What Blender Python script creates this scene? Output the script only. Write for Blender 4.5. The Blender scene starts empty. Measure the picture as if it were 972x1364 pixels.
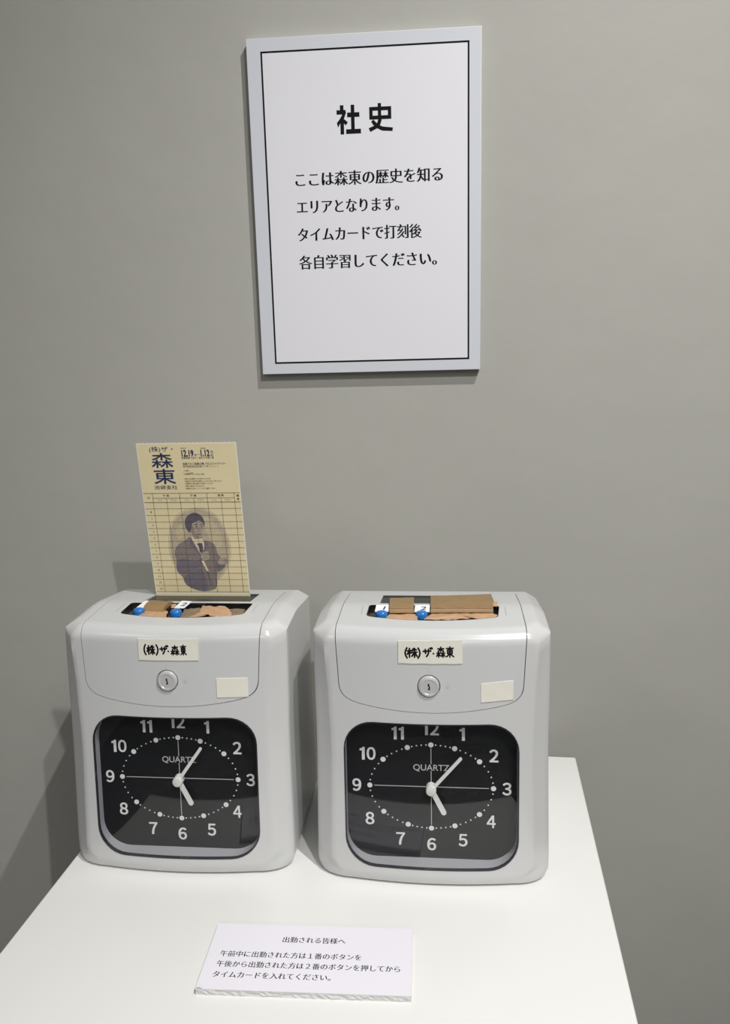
import bpy, bmesh, math, random
from mathutils import Matrix, Vector

random.seed(7)
SC = bpy.context.scene
COL = SC.collection
MM = 0.001
TABLE_Z = 0.95           # height of the plinth top
SIGN_Z = 1.33745         # height of the lower edge of the wall sign

# ---------------------------------------------------------------- camera
cam_d = bpy.data.cameras.new('camera')
cam_o = bpy.data.objects.new('camera', cam_d)
COL.objects.link(cam_o)
yaw, pitch, roll = 0.0775, 0.2041, -0.0263
fwd = Vector((-math.sin(yaw) * math.cos(pitch), math.cos(yaw) * math.cos(pitch), -math.sin(pitch)))
right0 = Vector((math.cos(yaw), math.sin(yaw), 0))
up0 = right0.cross(fwd)
right = right0 * math.cos(roll) + up0 * math.sin(roll)
up = -right0 * math.sin(roll) + up0 * math.cos(roll)
M = Matrix((right, up, -fwd)).transposed().to_4x4()
M.translation = Vector((0.1564, -0.7848, SIGN_Z + 0.0234))
cam_o.matrix_world = M
cam_d.sensor_fit = 'HORIZONTAL'
cam_d.sensor_width = 36.0
cam_d.lens = 36.0 * 1060.0 / 972.0
cam_d.clip_start = 0.01
SC.camera = cam_o

# ---------------------------------------------------------------- world, lamps, exposure
W = bpy.data.worlds.new('world')
SC.world = W
W.use_nodes = True
W.node_tree.nodes['Background'].inputs['Color'].default_value = (0.9, 0.95, 1.0, 1)
W.node_tree.nodes['Background'].inputs['Strength'].default_value = 0.0
SC.view_settings.view_transform = 'Standard'
SC.view_settings.look = 'None'
SC.view_settings.exposure = 0.1
SC.view_settings.gamma = 1.0
SC.view_settings.use_curve_mapping = False


def spot(name, loc, target, energy, radius, cone, blend, col):
    d = bpy.data.lights.new(name, 'SPOT')
    d.energy = energy
    d.shadow_soft_size = radius
    d.spot_size = math.radians(cone)
    d.spot_blend = blend
    d.color = col
    o = bpy.data.objects.new(name, d)
    COL.objects.link(o)
    o.location = loc
    o.rotation_euler = (Vector(target) - Vector(loc)).to_track_quat('-Z', 'Y').to_euler()
    return o


def area(name, loc, target, energy, sx, sy, col):
    d = bpy.data.lights.new(name, 'AREA')
    d.shape = 'RECTANGLE'
    d.size, d.size_y = sx, sy
    d.energy = energy
    d.color = col
    o = bpy.data.objects.new(name, d)
    COL.objects.link(o)
    o.location = loc
    o.rotation_euler = (Vector(target) - Vector(loc)).to_track_quat('-Z', 'Y').to_euler()
    return o


# two track spots on the ceiling, above and to the right of the sign
spot('track_spot', (0.665, -1.33, SIGN_Z + 1.13), (0.2, -0.15, 1.02), 47, 0.010, 51, 1.0, (1.0, 0.98, 0.95))
spot('track_spot', (0.69, -0.77, SIGN_Z + 1.32), (0.2, -0.10, 1.12), 76, 0.010, 80, 1.0, (1.0, 0.98, 0.95))
# added unseen fill lights under the ceiling: further back, left and right
area('added_fill_light', (0.3, -3.6, 2.68), (0.3, -3.6, 0), 26, 1.2, 0.6, (1.0, 0.99, 0.98))
area('added_fill_light', (-1.4, -2.0, 2.68), (-1.4, -2.0, 0), 10, 0.6, 1.2, (1.0, 0.99, 0.98))
area('added_fill_light', (1.0, -1.9, 2.68), (1.0, -1.9, 0), 8, 0.6, 0.6, (1.0, 0.99, 0.98))

# ---------------------------------------------------------------- materials


def mat(name, col, rough=0.5, spec=0.5, metal=0.0, bump=None, var=None, coat=0.0):
    m = bpy.data.materials.new(name)
    m.use_nodes = True
    nt = m.node_tree
    b = nt.nodes['Principled BSDF']
    b.inputs['Base Color'].default_value = (*col, 1)
    b.inputs['Roughness'].default_value = rough
    b.inputs['Specular IOR Level'].default_value = spec
    b.inputs['Metallic'].default_value = metal
    b.inputs['Coat Weight'].default_value = coat
    tc = None
    if bump or var:
        tc = nt.nodes.new('ShaderNodeTexCoord')
    if bump:
        scale, strength, dist, detail = bump
        n = nt.nodes.new('ShaderNodeTexNoise')
        n.inputs['Scale'].default_value = scale
        n.inputs['Detail'].default_value = detail
        nt.links.new(tc.outputs['Object'], n.inputs['Vector'])
        bp = nt.nodes.new('ShaderNodeBump')
        bp.inputs['Strength'].default_value = strength
        bp.inputs['Distance'].default_value = dist
        nt.links.new(n.outputs['Fac'], bp.inputs['Height'])
        nt.links.new(bp.outputs['Normal'], b.inputs['Normal'])
    if var:
        scale, amt, detail = var
        n = nt.nodes.new('ShaderNodeTexNoise')
        n.inputs['Scale'].default_value = scale
        n.inputs['Detail'].default_value = detail
        nt.links.new(tc.outputs['Object'], n.inputs['Vector'])
        r = nt.nodes.new('ShaderNodeValToRGB')
        r.color_ramp.elements[0].position = 0.3
        r.color_ramp.elements[1].position = 0.7
        r.color_ramp.elements[0].color = (*[c * (1 - amt) for c in col], 1)
        r.color_ramp.elements[1].color = (*[min(1, c * (1 + amt)) for c in col], 1)
        nt.links.new(n.outputs['Fac'], r.inputs['Fac'])
        nt.links.new(r.outputs['Color'], b.inputs['Base Color'])
    return m


def weave_mat(name, col, scale, depth):
    m = mat(name, col, 0.8, 0.2)
    nt = m.node_tree
    b = nt.nodes['Principled BSDF']
    tc = nt.nodes.new('ShaderNodeTexCoord')
    a = nt.nodes.new('ShaderNodeTexWave')
    a.bands_direction = 'X'
    a.inputs['Scale'].default_value = scale
    a.inputs['Distortion'].default_value = 0.6
    c = nt.nodes.new('ShaderNodeTexWave')
    c.bands_direction = 'Z'
    c.inputs['Scale'].default_value = scale
    c.inputs['Distortion'].default_value = 0.6
    mx = nt.nodes.new('ShaderNodeMath')
    mx.operation = 'ADD'
    nt.links.new(tc.outputs['Object'], a.inputs['Vector'])
    nt.links.new(tc.outputs['Object'], c.inputs['Vector'])
    nt.links.new(a.outputs['Fac'], mx.inputs[0])
    nt.links.new(c.outputs['Fac'], mx.inputs[1])
    bp = nt.nodes.new('ShaderNodeBump')
    bp.inputs['Strength'].default_value = 0.5
    bp.inputs['Distance'].default_value = depth
    nt.links.new(mx.outputs[0], bp.inputs['Height'])
    nt.links.new(bp.outputs['Normal'], b.inputs['Normal'])
    return m


def clear_mat(name, tint, ior=1.45, rough=0.0):
    m = bpy.data.materials.new(name)
    m.use_nodes = True
    nt = m.node_tree
    nt.nodes.remove(nt.nodes['Principled BSDF'])
    out = nt.nodes['Material Output']
    t = nt.nodes.new('ShaderNodeBsdfTransparent')
    t.inputs['Color'].default_value = (*tint, 1)
    g = nt.nodes.new('ShaderNodeBsdfGlossy')
    g.inputs['Roughness'].default_value = rough
    # thin-sheet reflectance (Schlick), the same from both faces
    ge = nt.nodes.new('ShaderNodeNewGeometry')
    dp = nt.nodes.new('ShaderNodeVectorMath')
    dp.operation = 'DOT_PRODUCT'
    nt.links.new(ge.outputs['Normal'], dp.inputs[0])
    nt.links.new(ge.outputs['Incoming'], dp.inputs[1])

    def mth(op, a_, b_=None):
        n_ = nt.nodes.new('ShaderNodeMath')
        n_.operation = op
        for i_, q_ in enumerate((a_, b_)):
            if q_ is None:
                continue
            if isinstance(q_, (int, float)):
                n_.inputs[i_].default_value = q_
            else:
                nt.links.new(q_, n_.inputs[i_])
        return n_.outputs[0]
    f0 = ((ior - 1) / (ior + 1)) ** 2
    sch = mth('POWER', mth('SUBTRACT', 1.0, mth('ABSOLUTE', dp.outputs['Value'])), 5.0)
    refl = mth('ADD', f0, mth('MULTIPLY', sch, 1 - f0))
    mx = nt.nodes.new('ShaderNodeMixShader')
    nt.links.new(refl, mx.inputs['Fac'])
    nt.links.new(t.outputs[0], mx.inputs[1])
    nt.links.new(g.outputs[0], mx.inputs[2])
    nt.links.new(mx.outputs[0], out.inputs['Surface'])
    return m


MAT = {}
MAT['wall'] = mat('wall_paint', (0.40, 0.398, 0.365), 0.6, 0.3, bump=(16, 0.27, 0.0035, 6), var=(3.0, 0.025, 4))
MAT['room'] = mat('room_paint', (0.36, 0.355, 0.34), 0.8, 0.2)
MAT['floor'] = mat('floor_carpet', (0.035, 0.035, 0.037), 0.9, 0.2, bump=(400, 0.4, 0.002, 2))
MAT['ceiling'] = mat('ceiling_paint', (0.45, 0.45, 0.44), 0.9, 0.2)
MAT['plinth'] = mat('white_lacquer', (0.77, 0.77, 0.755), 0.3, 0.5, bump=(9, 0.04, 0.003, 3))
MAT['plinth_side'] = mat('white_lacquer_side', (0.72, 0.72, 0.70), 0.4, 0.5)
MAT['plastic'] = mat('light_grey_plastic', (0.57, 0.575, 0.575), 0.2, 0.5)
MAT['plastic_lid'] = mat('light_grey_lid_plastic', (0.565, 0.575, 0.58), 0.24, 0.5)
MAT['metal'] = mat('satin_lock_metal', (0.68, 0.68, 0.68), 0.3, 0.5, metal=0.35)
MAT['black'] = mat('black_dial', (0.008, 0.009, 0.011), 0.5, 0.3)
MAT['black_gloss'] = mat('black_plastic', (0.012, 0.012, 0.013), 0.12, 0.5)
MAT['black_slot'] = mat('black_slot_plastic', (0.014, 0.014, 0.013), 0.25, 0.25)
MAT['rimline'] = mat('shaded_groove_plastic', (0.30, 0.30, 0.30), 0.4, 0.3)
MAT['dark'] = mat('dark_gap', (0.012, 0.012, 0.012), 0.6, 0.3)
MAT['rubber'] = mat('black_rubber', (0.02, 0.02, 0.02), 0.8, 0.2)
MAT['smoke'] = mat('smoky_bezel_plastic', (0.03, 0.03, 0.038), 0.12, 0.6)
MAT['liner'] = mat('grey_liner_plastic', (0.42, 0.42, 0.46), 0.35, 0.4)
MAT['dialwhite'] = mat('pale_grey_print', (0.82, 0.83, 0.83), 0.6, 0.3)
MAT['hand'] = mat('pale_grey_hand', (0.80, 0.81, 0.79), 0.4, 0.4)
MAT['line'] = mat('dim_grey_print', (0.55, 0.55, 0.54), 0.6, 0.3)
MAT['glass'] = clear_mat('clear_cover', (0.98, 0.98, 0.98), 1.46)
MAT['tape'] = weave_mat('cream_cloth_tape', (0.78, 0.76, 0.68), 520, 0.00015)
MAT['ink'] = mat('black_ink', (0.006, 0.006, 0.007), 0.7, 0.12)
MAT['foam'] = mat('white_foam_board', (0.78, 0.79, 0.82), 0.6, 0.3)
MAT['foam_edge'] = mat('foam_board_edge', (0.66, 0.66, 0.64), 0.9, 0.1, bump=(900, 0.6, 0.0006, 3))
MAT['print_border'] = mat('bluish_white_paper', (0.60, 0.625, 0.68), 0.45, 0.4)
MAT['print_inner'] = mat('white_paper', (0.73, 0.73, 0.775), 0.45, 0.4)
MAT['note'] = mat('lilac_white_paper', (0.80, 0.785, 0.85), 0.5, 0.3)
MAT['card'] = mat('cream_card', (0.79, 0.69, 0.43), 0.7, 0.25, var=(30, 0.02, 3))
MAT['card_edge'] = mat('white_card_edge', (0.85, 0.83, 0.74), 0.7, 0.2)
MAT['navy'] = mat('navy_ink', (0.022, 0.034, 0.115), 0.6, 0.3)
MAT['cardline'] = mat('brown_black_ink', (0.09, 0.075, 0.06), 0.6, 0.2)
MAT['kraft'] = mat('brown_kraft_tape', (0.29, 0.185, 0.085), 0.5, 0.4, bump=(300, 0.2, 0.0006, 3), var=(120, 0.08, 3))
MAT['tan'] = mat('tan_paper_tape', (0.52, 0.32, 0.19), 0.55, 0.35, bump=(260, 0.3, 0.0008, 4), var=(150, 0.1, 3))
MAT['drab'] = mat('grey_brown_tape', (0.24, 0.18, 0.115), 0.5, 0.35, bump=(300, 0.4, 0.001, 4), var=(140, 0.15, 3))
MAT['blue'] = mat('blue_button_plastic', (0.02, 0.17, 0.52), 0.2, 0.5)
MAT['tag'] = mat('white_sticker', (0.85, 0.86, 0.88), 0.5, 0.3)
for k_, c_ in dict(p_back=(0.50, 0.43, 0.31), p_back2=(0.58, 0.50, 0.335), p_halo=(0.63, 0.55, 0.365), p_suit=(0.245, 0.21, 0.20), p_dark=(0.185, 0.165, 0.195),
                   p_hair=(0.125, 0.11, 0.14), p_face=(0.43, 0.36, 0.29), p_face2=(0.30, 0.25, 0.22), p_shirt=(0.74, 0.64, 0.45),
                   p_tie=(0.12, 0.105, 0.13)).items():
    MAT[k_] = mat('portrait_ink_' + k_[2:], c_, 0.7, 0.2, var=(700, 0.10, 2))

# ---------------------------------------------------------------- helpers (all lengths in millimetres)


def obj(name, me, m=None, parent=None, kind=None, label=None, cat=None, group=None):
    o = bpy.data.objects.new(name, me)
    COL.objects.link(o)
    if m is not None and me is not None:
        ms = m if isinstance(m, (list, tuple)) else [m]
        if not me.materials:
            for k in ms:
                me.materials.append(MAT[k])
    if parent is not None:
        o.parent = parent
    if kind:
        o['kind'] = kind
    if label:
        o['label'] = label
    if cat:
        o['category'] = cat
    if group:
        o['group'] = group
    return o


def thing(name, label, cat, loc=(0, 0, 0), rz=0.0, group=None):
    o = bpy.data.objects.new(name, None)
    o.empty_display_size = 0.05
    COL.objects.link(o)
    o.location = loc
    o.rotation_euler = (0, 0, rz)
    o['label'] = label
    o['category'] = cat
    if group:
        o['group'] = group
    return o


def me_from(verts, faces, name='m', mats=None, smooth=False, scale=MM):
    me = bpy.data.meshes.new(name)
    me.from_pydata([(v[0] * scale, v[1] * scale, v[2] * scale) for v in verts], [], faces)
    if mats:
        for p, i in zip(me.polygons, mats):
            p.material_index = i
    if smooth:
        for p in me.polygons:
            p.use_smooth = True
    me.update()
    return me


def fix_normals(me):
    bm = bmesh.new()
    bm.from_mesh(me)
    bmesh.ops.recalc_face_normals(bm, faces=bm.faces)
    bm.to_mesh(me)
    bm.free()
    return me


def set_sharp(me, deg=32):
    bm = bmesh.new()
    bm.from_mesh(me)
    for f in bm.faces:
        f.smooth = True
    for e in bm.edges:
        if len(e.link_faces) == 2:
            e.smooth = e.calc_face_angle(0) < math.radians(deg)
    bm.to_mesh(me)
    bm.free()
    return me


def box_me(x0, x1, y0, y1, z0, z1, bev=0.0, seg=2):
    bm = bmesh.new()
    bmesh.ops.create_cube(bm, size=1)
    for v in bm.verts:
        v.co = Vector(((x0 + x1) / 2 + v.co.x * (x1 - x0), (y0 + y1) / 2 + v.co.y * (y1 - y0), (z0 + z1) / 2 + v.co.z * (z1 - z0))) * MM
    if bev:
        bmesh.ops.bevel(bm, geom=list(bm.edges), offset=bev * MM, segments=seg, affect='EDGES', profile=0.5)
    me = bpy.data.meshes.new('box')
    bm.to_mesh(me)
    bm.free()
    return me


def join_me(parts):
    """parts: list of (verts_mm, faces) -> one mesh"""
    V, F = [], []
    for v, f in parts:
        n = len(V)
        V += v
        F += [[i + n for i in q] for q in f]
    return me_from(V, F)


def boolean(me_a, me_b, op):
    a = bpy.data.objects.new('tmp_a', me_a)
    b = bpy.data.objects.new('tmp_b', me_b)
    COL.objects.link(a)
    COL.objects.link(b)
    md = a.modifiers.new('b', 'BOOLEAN')
    md.operation = op
    md.solver = 'EXACT'
    md.object = b
    dg = bpy.context.evaluated_depsgraph_get()
    dg.update()
    out = bpy.data.meshes.new_from_object(a.evaluated_get(dg))
    bpy.data.objects.remove(a)
    bpy.data.objects.remove(b)
    return out


def prism(outline, f0, f1):
    """closed outline of 2-D points, f0/f1 map a point to the two 3-D ends"""
    n = len(outline)
    V = [f0(p) for p in outline] + [f1(p) for p in outline]
    F = [[i, (i + 1) % n, n + (i + 1) % n, n + i] for i in range(n)]
    F += [list(range(n))[::-1], list(range(n, 2 * n))]
    return fix_normals(me_from(V, F))


def rrect(x0, x1, z0, z1, r, seg=8):
    pts = []
    for cx, cz, a0 in ((x1 - r, z1 - r, 0), (x0 + r, z1 - r, 90), (x0 + r, z0 + r, 180), (x1 - r, z0 + r, 270)):
        for i in range(seg + 1):
            a = math.radians(a0 + 90 * i / seg)
            pts.append((cx + r * math.cos(a), cz + r * math.sin(a)))
    return pts


_txt = {}


def text2d(body, bold=0.0, mincho=None, res=3):
    """outline text as ([(x, y)], faces) with a 1 em body; mincho thins level strokes and thickens upright ones"""
    key = (body, bold, mincho, res)
    if key in _txt:
        return _txt[key]
    c = bpy.data.curves.new('t', 'FONT')
    c.body = body
    c.size = 1.0
    c.resolution_u = res
    c.offset = bold
    o = bpy.data.objects.new('t', c)
    COL.objects.link(o)
    dg = bpy.context.evaluated_depsgraph_get()
    dg.update()
    me = bpy.data.meshes.new_from_object(o.evaluated_get(dg))
    bpy.data.objects.remove(o)
    bm = bmesh.new()
    bm.from_mesh(me)
    bmesh.ops.remove_doubles(bm, verts=bm.verts, dist=1e-5)
    if mincho:
        grow, thin = mincho
        nrm = {}
        for e in bm.edges:
            if len(e.link_faces) == 1:
                f = e.link_faces[0]
                d = (e.verts[1].co - e.verts[0].co)
                n = Vector((d.y, -d.x, 0))
                if n.length < 1e-9:
                    continue
                n.normalize()
                if n.dot(f.calc_center_median() - e.verts[0].co) > 0:
                    n = -n
                for v in e.verts:
                    nrm[v] = nrm.get(v, Vector((0, 0, 0))) + n
        for v, n in nrm.items():
            if n.length > 1e-6:
                n.normalize()
                v.co.x += grow * n.x
                v.co.y -= thin * n.y
    bm.verts.index_update()
    V = [(v.co.x, v.co.y) for v in bm.verts]
    F = [[v.index for v in f.verts] for f in bm.faces]
    bm.free()
    _txt[key] = (V, F)
    return V, F


def text_me(body, place, x0, x1, yc, size, bold=0.0, mincho=None, align=None, res=3):
    """lettering laid between x0 and x1 (or centred on x0 when x1 is None), em centre line at yc; place maps (x, y) mm to 3-D"""
    V, F = text2d(body, bold, mincho, res)
    xs = [v[0] for v in V]
    a, b = min(xs), max(xs)
    if x1 is None:
        sx = size
        off = x0 - sx * (a + b) / 2
    else:
        sx = (x1 - x0) / (b - a)
        off = x0 - sx * a
    P = [place(off + sx * v[0], yc + size * (v[1] - 0.35)) for v in V]
    return me_from(P, F)


def polys_me(polys, place):
    """flat polygons -> mesh; polys: list of (points, material index, lift)"""
    bm = bmesh.new()
    for pts, mi, lift in polys:
        vs = [bm.verts.new(Vector(place(p[0], p[1], lift)) * MM) for p in pts]
        f = bm.faces.new(vs)
        f.material_index = mi
    bmesh.ops.triangulate(bm, faces=[f for f in bm.faces if len(f.verts) > 4])
    me = bpy.data.meshes.new('polys')
    bm.to_mesh(me)
    bm.free()
    return me


def ribbon(pts, w):
    """stroke of a felt pen as overlapping convex pieces (2-D)"""
    out = []
    for (ax, ay), (bx, by) in zip(pts, pts[1:]):
        d = math.hypot(bx - ax, by - ay) or 1e-6
        ux, uy = (bx - ax) / d, (by - ay) / d
        nx, ny = -uy, ux
        h = w / 2
        out.append([(ax + nx * h, ay + ny * h), (ax - ux * h * .8 + nx * h * .5, ay - uy * h * .8 + ny * h * .5),
                    (ax - ux * h * .8 - nx * h * .5, ay - uy * h * .8 - ny * h * .5), (ax - nx * h, ay - ny * h),
                    (bx - nx * h, by - ny * h), (bx + ux * h * .8 - nx * h * .5, by + uy * h * .8 - ny * h * .5),
                    (bx + ux * h * .8 + nx * h * .5, by + uy * h * .8 + ny * h * .5), (bx + nx * h, by + ny * h)])
    return out


def lerp0(a, b, t):
    return a + (b - a) * t


def smooth_poly(pts, it=2):
    for _ in range(it):
        q = []
        n = len(pts)
        for i in range(n):
            a, b = pts[i], pts[(i + 1) % n]
            q.append((a[0] * .75 + b[0] * .25, a[1] * .75 + b[1] * .25))
            q.append((a[0] * .25 + b[0] * .75, a[1] * .25 + b[1] * .75))
        pts = q
    return pts


# ---------------------------------------------------------------- the room
def struct(name, me, m):
    return obj(name, me, m, kind='structure')


struct('wall_back', box_me(-2300, 2700, 0, 120, 0, 2700), 'wall')
struct('wall_left', box_me(-2420, -2300, -4600, 120, 0, 2700), 'room')
struct('wall_right', box_me(2700, 2820, -4600, 120, 0, 2700), 'room')
struct('wall_front', box_me(-2300, 2700, -4720, -4600, 0, 2700), 'room')
struct('floor', box_me(-2420, 2820, -4720, 120, -100, 0), 'floor')
struct('ceiling', box_me(-2420, 2820, -4720, 120, 2700, 2800), 'ceiling')

# ---------------------------------------------------------------- the white plinth
PW, PD = 431.0, 380.0
ca, sa = math.cos(-0.066), math.sin(-0.066)
pl = thing('display_plinth', 'white lacquered display plinth carrying two time recorders against the grey wall', 'plinth',
           ((304.9 - PW * ca) * MM, (-35 - PW * sa) * MM, 0), -0.066)
top = obj('plinth_top', set_sharp(box_me(0, PW, -PD, 0, 932, 950, 1.6, 3), 40), 'plinth', pl)
for nm, b in (('side_panel', (3, 21, -PD + 3, -3)), ('side_panel', (PW - 21, PW - 3, -PD + 3, -3)),
              ('front_panel', (21, PW - 21, -PD + 3, -PD + 21)), ('back_panel', (21, PW - 21, -21, -3))):
    obj(nm, box_me(b[0], b[1], b[2], b[3], 60, 932, 0.8, 1), 'plinth_side', pl)
obj('toe_kick', box_me(28, PW - 28, -PD + 28, -28, 0, 60), 'dark', pl)

# ---------------------------------------------------------------- the wall sign
sg = thing('wall_sign', 'portrait white foam board sign with black frame line on the grey wall', 'sign', (0, 0, SIGN_Z))
obj('board', set_sharp(box_me(0, 210, -8.4, -1.4, 0, 297, 0.25, 1), 40), 'foam', sg)


def on_sign(x, y, d=0.0):
    return (x, -8.46 - d, y)


obj('printed_sheet', polys_me([([(0.3, 0.3), (209.7, 0.3), (209.7, 296.7), (0.3, 296.7)], 0, 0)], on_sign), 'print_border', sg,
    label='pale bluish border of the printed sheet')
fx0, fx1, fz0, fz1, lw = 12.6, 199.4, 9.8, 286.0, 1.6
obj('inner_field', polys_me([([(fx0, fz0), (fx1, fz0), (fx1, fz1), (fx0, fz1)], 0, 0.05)], on_sign), 'print_inner', sg)
fr = []
for a in (((fx0, fz0), (fx1, fz0 + lw)), ((fx0, fz1 - lw), (fx1, fz1)), ((fx0, fz0 + lw), (fx0 + lw, fz1 - lw)), ((fx1 - lw, fz0 + lw), (fx1, fz1 - lw))):
    (ax, ay), (bx, by) = a
    fr.append(([(ax, ay), (bx, ay), (bx, by), (ax, by)], 0, 0.1))
obj('frame_line', polys_me(fr, on_sign), 'ink', sg, label='thin black printed frame line')
onS = lambda x, y: on_sign(x, y, 0.12)
def bar(ax, ay, bx, by, w):
    """square-ended heavy stroke"""
    d = math.hypot(bx - ax, by - ay)
    nx, ny = -(by - ay) / d * w / 2, (bx - ax) / d * w / 2
    return [(ax + nx, ay + ny), (ax - nx, ay - ny), (bx - nx, by - ny), (bx + nx, by + ny)]


# heavy gothic title, each character in a 100 x 100 box
TITLE = {
    '社': [bar(22, 100, 22, 82, 15), bar(0, 76, 38, 76, 15), [(28, 83), (40, 76), (31, 54), (14, 38), (5, 24), (0, 40), (12, 52), (22, 66)], bar(22, 50, 22, 0, 15), bar(26, 48, 42, 36, 13),
           bar(67, 100, 67, 10, 15), bar(44, 66, 95, 66, 16), bar(38, 9, 100, 9, 16)],
    '史': [bar(48, 104, 48, 58, 14), bar(5, 84, 97, 84, 14), bar(12, 91, 12, 45, 14), bar(90, 91, 90, 45, 14), bar(5, 52, 97, 52, 14),
           [(42, 58), (56, 58), (56, 40), (50, 25), (38, 13), (8, 0), (1, 14), (26, 23), (38, 34), (42, 46)],
           [(12, 38), (22, 45), (40, 27), (60, 18), (103, 13), (101, 0), (58, 3), (36, 13), (20, 26)]],
}
for ch, xa, xb, ya, yb in (('社', 79.8, 101.6, 213.6, 238.2), ('史', 108.4, 130.0, 214.6, 237.6)):
    ps = [([(lerp0(xa, xb, p[0] / 100), lerp0(ya, yb, p[1] / 100)) for p in q], 0, 0.12 + i * 0.004) for i, q in enumerate(TITLE[ch])]
    obj('title_lettering', polys_me(ps, on_sign), 'ink', sg)
MIN = (0.040, 0.004)
for body, xa, xb, yc in (('ここは森東の歴史を知る', 39.6, 175.6, 176.0), ('エリアとなります。', 40.0, 135.4, 152.0),
                         ('タイムカードで打刻後', 39.8, 155.8, 127.4), ('各自学習してください。', 40.0, 169.6, 102.6)):
    obj('text_line', text_me(body, onS, xa, xb, yc, 13.6, mincho=MIN), 'ink', sg)

# ---------------------------------------------------------------- the note on the plinth
nx0, ny0 = 3.6, -350.3
NW, ND, NT = 140.5, 60.0, 5.0
nt_ = thing('instruction_note', 'small white foam board note with three lines of text lying on the plinth', 'note', (nx0 * MM, ny0 * MM, TABLE_Z), 0.0)
rng = random.Random(3)
nseg = 60
V, F, MI = [], [], []
for i in range(nseg + 1):
    x = NW * i / nseg
    j = rng.uniform(-0.7, 0.25) if 0 < i < nseg else 0
    k = rng.uniform(-0.7, 0.4) if 0 < i < nseg else 0
    sk = -3.0 * (1 - i / nseg) * 0
    V += [(x + sk, 0, NT), (x + sk, 0.1, NT - 0.6), (x, j + 0.4, NT * 0.6), (x, k + 0.3, NT * 0.3), (x, 0.2, 0.5), (x, 0.1, 0.02), (x, ND, 0.02), (x, ND, NT)]
for i in range(nseg):
    a, b = i * 8, i * 8 + 8
    for k in range(8):
        F.append([a + k, a + (k + 1) % 8, b + (k + 1) % 8, b + k])
        MI.append(1 if k in (1, 2, 3) else 0)
F += [list(range(8)), [nseg * 8 + k for k in range(8)][::-1]]
MI += [1, 1]
obj('board', fix_normals(me_from(V, F, mats=MI)), ['note', 'foam_edge'], nt_)
onN = lambda x, y: (x - nx0, y - ny0, NT + 0.05)
MIN2 = (0.022, 0.008)
for body, xa, xb, yc in (('出勤される皆様へ', 53.4, 97.6, -304.6), ('午前中に出勤された方は１番のボタンを', 12.4, 109.8, -319.2),
                         ('午後から出勤された方は２番のボタンを押してから', 12.2, 136.4, -328.4), ('タイムカードを入れてください。', 11.9, 91.0, -337.7)):
    obj('text_line', text_me(body, onN, xa, xb, yc, 5.9, bold=0.0, mincho=MIN2), 'ink', nt_)
obj('torn_corner', polys_me([(smooth_poly([(0.0, 0.0), (5.5, 0.1), (3.5, 1.0), (1.2, 1.6)], 1), 0, 0)], lambda x, y, d: (x, y - 0.02, NT + 0.04)), 'liner', nt_,
    label='worn grey corner')

# ---------------------------------------------------------------- the time recorders
YC, T, SAG = -18.05, 0.0764, 7.0
NT_ = math.sqrt(1 + T * T)


def lerp(a, b, t):
    return a + (b - a) * t


def interp(z, tab):
    for (z0, v0), (z1, v1) in zip(tab, tab[1:]):
        if z <= z1:
            t = max(0.0, (z - z0) / (z1 - z0))
            t = t * t * (3 - 2 * t)
            return lerp(v0, v1, t)
    return tab[-1][1]


def yface(x, z, off=0.0):
    return YC + T * z + SAG * (x / 78.0) ** 2 + off


def ztop(y):
    k = 5.0
    d = y - 58.0
    s = 0.5 * (d + math.sqrt(d * d + k * k))      # smooth ridge
    return 204.6 - 0.13 * s - 0.045 * (s - d)


BACK = 119.0
XS = [(0, 91.2), (110, 89.8), (150, 90.4), (190, 90.6), (210, 90.6)]
XA = [(0, 79.5), (30, 77.5), (105, 75.8), (150, 77.5), (190, 80.6), (210, 80.8)]
NFR, NSD = 40, 14


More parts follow.
